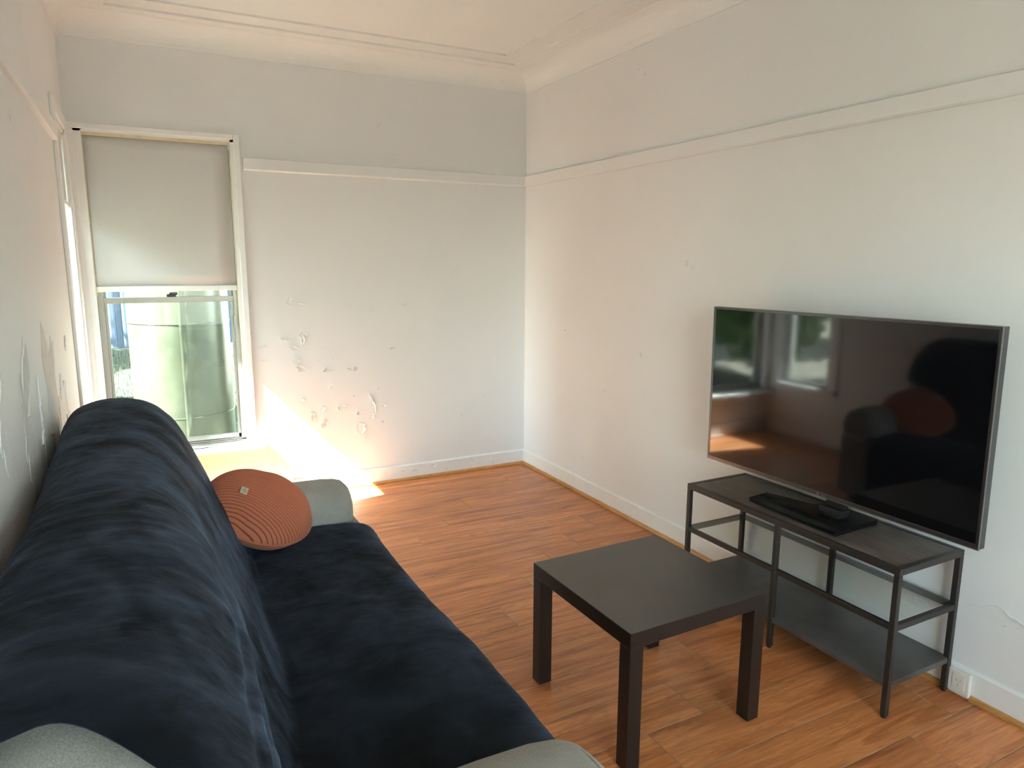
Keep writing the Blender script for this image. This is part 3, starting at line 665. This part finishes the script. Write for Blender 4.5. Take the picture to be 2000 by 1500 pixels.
# ------------------------------------------------------------------ side table
tb=empty('side_table',(-1.0126,-2.7229,0),.0182,'square black-brown side table in the middle of the floor','table')
h=.275
tt=box('table_top',(-h,-h,.40),(h,h,.45),M_table,tb,.0015,1); box('top_sheet',(-h+.0012,-h+.0012,.4498),(h-.0012,h-.0012,.4504),M_tabletop,tt)
for sx in (-1,1):
    for sy in (-1,1):
        lg=box('leg',(sx*h*.998,sy*h*.998,.004),(sx*(h-.05),sy*(h-.05),.40),M_table,tb,.001,1)
        box('glide',(sx*(h-.008),sy*(h-.008),0),(sx*(h-.042),sy*(h-.042),.005),M_black,lg)

# ------------------------------------------------------------------ television stand
st=empty('tv_stand',(-.186,-2.690,0),.0013,'dark metal television bench with a glass middle shelf','tv stand')
hx,hy,b=.175,.50,.0205
ZT=.53
def bar(name,a,bb): return box(name,a,bb,M_steel,st,.0015,1)
for sx in (-1,1):
    for yy in (-hy,-b/2,hy-b):
        x0=-hx if sx<0 else hx-b*.9
        lg=bar('leg',(x0,yy,.006),(x0+b*.9,yy+b,ZT-.024)) if not (yy==-b/2) else bar('leg',(x0,yy,.006),(x0+b*.9,yy+b,ZT-.024))
        lathe('foot',[(.009,0),(.010,.008)],M_black,lg,12,False,'Z',(x0+b*.4,yy+b/2,0))
for sx in (-1,1):
    x0=-hx if sx<0 else hx-b*.9
    bar('top_rail',(x0,-hy,ZT-.024),(x0+b*.9,hy,ZT))
    bar('middle_rail',(x0+.001,-hy+b,.312),(x0+b*.9-.001,-b/2,.332)); bar('middle_rail',(x0+.001,b/2,.312),(x0+b*.9-.001,hy-b,.332))
for yy in (-hy,hy-b):
    bar('end_rail',(-hx+b*.9,yy,ZT-.024),(hx-b*.9,yy+b,ZT)); bar('end_rail',(-hx+b*.9,yy+.001,.310),(hx-b*.9,yy+b-.001,.332))
box('top_panel',(-hx+b*.9+.0005,-hy+b+.0005,ZT-.018),(hx-b*.9-.0005,hy-b-.0005,ZT-.002),M_shelf,st)
box('glass_shelf',(-hx+.006,-hy+b+.002,.3325),(hx-.006,hy-b-.002,.3375),M_shelfglass,st)
box('bottom_shelf',(-hx+.004,-hy+.004,.108),(hx-.004,hy-.004,.128),M_lowshelf,st,.001,1)

# ------------------------------------------------------------------ television
tv=empty('television',(-.170,-2.705,ZT),-.014,'large flat black television on the metal bench','television')
W,H=1.222,.703; zb=.604-ZT+.0
tv_roll=.0095
sc_parent=tv
def tvobj(o):
    # the panel leans very slightly: rolled about the viewing axis
    o.rotation_euler=(-tv_roll,0,0); return o
zc=zb+H/2
def tvbox(name,a,bb,mat,bev=0,par=None):
    bm=bmesh.new(); addbox(bm,(a[0],a[1],a[2]),(bb[0],bb[1],bb[2]),bev,2); o=bmobj(name,bm,mat,par or tv)
    if par is None: o.location=(0,0,zc); tvobj(o)
    return o
tvbox('housing',(.004,-W/2,-H/2),(.032,W/2,H/2),M_bezel,.003)
tvbox('back_bulge',(.032,-W/2+.12,-H/2+.05),(.066,W/2-.12,H/2-.16),M_black,.02)
bz=.011
bm=bmesh.new()
for a_,b_ in (((-.002,-W/2+.0005,-H/2+.0005),(.006,W/2-.0005,-H/2+.017)),((-.002,-W/2+.0005,H/2-bz),(.006,W/2-.0005,H/2-.0005)),((-.002,-W/2+.0005,-H/2+.016),(.006,-W/2+bz,H/2-bz)),((-.002,W/2-bz,-H/2+.016),(.006,W/2-.0005,H/2-bz))): addbox(bm,a_,b_,.001,1)
bez=bmobj('bezel',bm,M_bezel,tv); bez.location=(0,0,zc); tvobj(bez)
bm=bmesh.new()
for a_,b_ in (((-.004,-W/2-.0005,-H/2-.001),(.003,W/2+.0005,-H/2+.0022)),((-.004,-W/2-.0005,-H/2),(.003,-W/2+.0020,H/2)),((-.004,W/2-.0020,-H/2),(.003,W/2+.0005,H/2))): addbox(bm,a_,b_)
ed=bmobj('silver_edge',bm,M_silver,tv); ed.location=(0,0,zc); tvobj(ed)
tvbox('screen',(-.0005,-W/2+bz-.001,-H/2+.016),(.005,W/2-bz+.001,H/2-bz+.001),M_screen)
# brand lettering at the bottom of the bezel
fc=bpy.data.curves.new('lettering','FONT'); fc.body='LG'; fc.size=.016; fc.align_x='CENTER'; fc.align_y='CENTER'; fc.extrude=.0003
fo=bpy.data.objects.new('lettering_source',fc); C.objects.link(fo)
dg=bpy.context.evaluated_depsgraph_get(); me=bpy.data.meshes.new_from_object(fo.evaluated_get(dg)); bpy.data.objects.remove(fo)
me.materials.clear()
lo=obj('brand_lettering',me,M_silver,tv); lo.location=(-.0032,-.035+.0,zb+.0085); lo.rotation_euler=(math.pi/2,0,-math.pi/2)
tag(lo,'small silver letters LG')
bm=bmesh.new(); bmesh.ops.create_circle(bm,cap_ends=True,radius=.0055,segments=20)
lg2=bmobj('brand_emblem',bm,M_silver,tv); lg2.location=(-.0030,-.010,zb+.0085); lg2.rotation_euler=(math.pi/2,0,-math.pi/2)
# stand: neck and foot plate
nk=boxes('neck',[((.002,-.125,.018),(.030,-.045,zb+.05)),((-.030,-.135,.030),(.028,-.040,.052)),((-.022,-.122,.014),(.024,-.052,.034))],M_black,tv,.003)
fp=[(-.130,.215),(-.030,.215),(.025,.03),(.105,-.01),(.105,-.195),(-.140,-.205),(-.143,.05)]
n=len(fp); v=[];f=[]
for z in (0.0015,.016):
    for (x,y) in fp: v.append((x,y,z+(0 if z<.01 else (.0 if x<-.1 else .006))))
f=[tuple(range(n)),tuple(range(2*n-1,n-1,-1))]+[(i,(i+1)%n,n+(i+1)%n,n+i) for i in range(n)]
bm=bmesh.new(); me=bpy.data.meshes.new('t'); me.from_pydata(v,[],f); bm.from_mesh(me); bpy.data.meshes.remove(me)
bmesh.ops.bevel(bm,geom=list(bm.edges),offset=.002,segments=1,affect='EDGES')
M_gloss=plain('glossy_black_foot',(.006,.0065,.007),.16,nscale=25,var=.2,bs=0)
bmobj('foot_plate',bm,M_gloss,tv)

# ------------------------------------------------------------------ power outlet
po=empty('power_outlet',(XR-BT,-3.225,.060),0,'white power outlet set in the skirting beside the bench','power outlet')
box('backing_plate',(-.016,-.036,-.048),(.0,.036,.036),M_white_plastic,po,.003)
box('face',(-.0185,-.022,-.030),(-.0155,.022,.024),M_white_plastic,po,.002)
for yy,zz,rr in ((-.007,.002,.5),(.007,.002,-.5),(0,-.014,0)):
    s_=box('slot',(-.0010,-.0011,-.0045),(.0010,.0009,.0036),M_alu,po); s_.location=(-.0183,yy,zz); s_.rotation_euler=(rr,0,0)

# ------------------------------------------------------------------ outdoors
def ground_z(x,y): return -.32+.105*max(0,y)*(1 if y<6 else 6/y)
v=[];f=[];nx_,ny_=40,40
for j in range(ny_):
    for i in range(nx_):
        x=-22+30*i/(nx_-1); y=-16+34*j/(ny_-1); v.append((x,y,ground_z(x,y)+.02*noise.noise(Vector((x*.7,y*.7,0)))))
for j in range(ny_-1):
    for i in range(nx_-1): a=j*nx_+i; f.append((a,a+1,a+nx_+1,a+nx_))
gnd=frompy('ground',v,f,M_earth,None,True); S(gnd,'pale bare ground outside the windows','ground')
M_lawn = plain('lawn_green', (0.030,0.038,0.020), 0.95, nscale=25, var=0.4, bs=0.5, bd=0.01)
v=[];f=[]
for j in range(16):
    for i in range(12):
        x=-5.0+5.0*i/11; y=1.75+4.4*j/15; v.append((x,y,ground_z(x,y)+.035))
for j in range(15):
    for i in range(11): a=j*12+i; f.append((a,a+1,a+13,a+12))
S(frompy('lawn',v,f,M_lawn,None,True),'dull green lawn outside between the tank and the fence','lawn')
# grass seen low in the end window
v=[];f=[];rg=random.Random(3)
for k in range(9000):
    x=rg.uniform(-4.2,-1.2); y=rg.uniform(1.85,5.7); z=ground_z(x,y)-.01; hgt=rg.uniform(.05,.16); a=rg.uniform(0,6.28); w=.005
    lx,ly=rg.uniform(-.06,.06),rg.uniform(-.06,.06); c_,s_=math.cos(a)*w,math.sin(a)*w; q=len(v)
    v+= [(x-c_,y-s_,z),(x+c_,y+s_,z),(x+lx,y+ly,z+hgt)]; f.append((q,q+1,q+2))
tag(frompy('long_grass',v,f,M_grass),'dry long grass growing below the fence outside','grass',kind='stuff')
# corrugated fence
fe=empty('fence',(-3,6.2,0),0,'blue-grey corrugated metal fence beyond the end window','fence')
for k in range(7):
    pts=[];X0=-4.2+k*.78
    v=[];f=[]
    for i in range(40):
        x=X0+.775*i/39; d=.016*(1 if math.sin(i/39*math.pi*10)>.25 else (-1 if math.sin(i/39*math.pi*10)<-.25 else math.sin(i/39*math.pi*10)*4))
        v+= [(x+1.3,d,.18),(x+1.3,d,2.35)]
    for i in range(39): f.append((2*i,2*i+2,2*i+3,2*i+1))
    p=frompy('panel',v,f,M_fence,fe); md=p.modifiers.new('t','SOLIDIFY'); md.thickness=.003
    box('post',(X0+1.3-.03,.02,.0),(X0+1.3+.03,.07,2.4),M_fence,fe)
box('rail',(-4.2+1.3,-.03,2.33),(1.3+1.3,.05,2.39),M_fence,fe)
# water tank
tk=empty('water_tank',(-2.215,1.32,-.25),0,'tall green metal tank standing just outside the end window','tank')
lathe('tank_body',[(.335,0),(.345,.02),(.345,2.18),(.335,2.2),(.05,2.28)],M_tank,tk,72,True)
# lapped seam facing the window
a0=math.radians(-93)
v=[];f=[]
for j in range(60):
    z=.03+2.14*j/59; wv=.004*noise.noise(Vector((0,z*9,0)))
    for k in range(7):
        a=a0+(k/6)*.14+wv; r_=.3455+(.0065 if 1<=k<=2 else .0045 if k<6 else .0)+.004*noise.noise(Vector((k*.4,z*14,2)))*(k>1)
        v.append((r_*math.cos(a),r_*math.sin(a),z))
for j in range(59):
    for k in range(6): a=j*7+k; f.append((a,a+1,a+8,a+7))
frompy('lap_seam',v,f,M_tank,tk,True)
for z in (.62,1.30,1.92): tube('band',[(.347*math.cos(t),.347*math.sin(t),z) for t in [2*math.pi*k/64 for k in range(64)]],.003,M_tank,tk,6,True)
# white post added in place of the sunlit outer window reveal
M_postw=plain('white_post_paint',(.78,.80,.78),.5,nscale=10,var=.03)
pst=empty('stand_in_post',(-1.815,1.10,-.25),0,'added white post standing in for the sunlit reveal beside the window frame','post')
box('shaft',(-.05,-.05,.05),(.05,.05,2.715),M_postw,pst,.004); box('base_shoe',(-.07,-.07,0),(.07,.07,.06),M_postw,pst,.004)
# eave shading the corner; deeper end and rear overhangs added to cut sky light
S(boxes('trim_9',[((-3.38,-7.4,2.47),(XL-TW,.62,2.50)),((XL-TW,-7.4,2.47),(.5,YF-TW,2.50)),((XL-TW,YB+TW,2.47),(.5,1.9,2.50)),((-3.40,-7.4,2.47),(-3.36,.64,2.62)),((XL-TW,1.86,2.47),(.5,1.9,2.62))],M_gutter),'white roof eave over the corner windows with overhangs added to cut sky light','eave')
S(boxes('roof',[((-3.4,-6.3,2.90),(.6,.64,2.96)),((-3.4,-6.3,2.60),(XL-TW,.64,2.66))],M_gutter),'roof slab over the room','roof')
# trees outside the side window, grown tall to block sky; last two added
def shrub(loc,rx,rz_,nl,mat,seed,label):
    rg=random.Random(seed); root=empty('garden_tree',loc,0,label,'tree','trees outside the side window')
    v=[];f=[]
    for k in range(nl):
        while True:
            d=Vector((rg.uniform(-1,1),rg.uniform(-1,1),rg.uniform(-1,1)))
            if .35<d.length<1: break
        c_=Vector((d.x*rx,d.y*rx,rz_*.53+d.z*rz_*.47)); c_*=1+.15*noise.noise(d*2+Vector((seed,0,0)))
        a=Vector((rg.uniform(-1,1),rg.uniform(-1,1),rg.uniform(-1,1))).normalized(); b_=a.orthogonal().normalized(); s=rg.uniform(.06,.12); q=len(v)
        v+=[c_-a*s,c_+b_*s*.45,c_+a*s,c_-b_*s*.45]; f.append((q,q+1,q+2,q+3))
    frompy('foliage',v,f,mat,root)
    for k in range(4):
        t=k*1.6; tube('stem',[(.05*math.cos(t),.05*math.sin(t),0),(.12*math.cos(t),.12*math.sin(t),rz_*.35),(.3*rx*math.cos(t),.3*rx*math.sin(t),rz_*.7)],[.03,.022,.01],M_bark,root,6)
for i,(x,y,rx,rz_,m,lab) in enumerate([(-5.0,2.3,1.0,3.5,M_leaf,'dark green bushy tree outside nearest the corner windows'),(-6.05,4.95,1.0,3.9,M_leaf2,'large yellow-green bushy tree outside between the corner and the fence'),
    (-6.9,7.9,1.15,3.6,M_leaf,'dark green bushy tree beyond the end of the fence'),(-7.8,0.6,1.25,4.3,M_leaf2,'tall yellow-green bushy tree outside opposite the side window'),
    (-7.7,-2.7,1.35,4.4,M_leaf,'dark green bushy tree outside level with the sofa'),(-8.7,3.9,1.3,4.8,M_leaf,'tall dark green bushy tree at the back of the garden'),
    (-4.9,-2.75,1.0,3.4,M_leaf,'added dark green bushy tree blocking sky glow, close to the wall behind the sofa'),(-4.8,-5.3,1.05,3.5,M_leaf2,'added yellow-green bushy tree blocking sky glow, near the wall behind the viewer')]):
    shrub((x,y,ground_z(x,y)),rx,rz_,6500,m,i+11,lab)
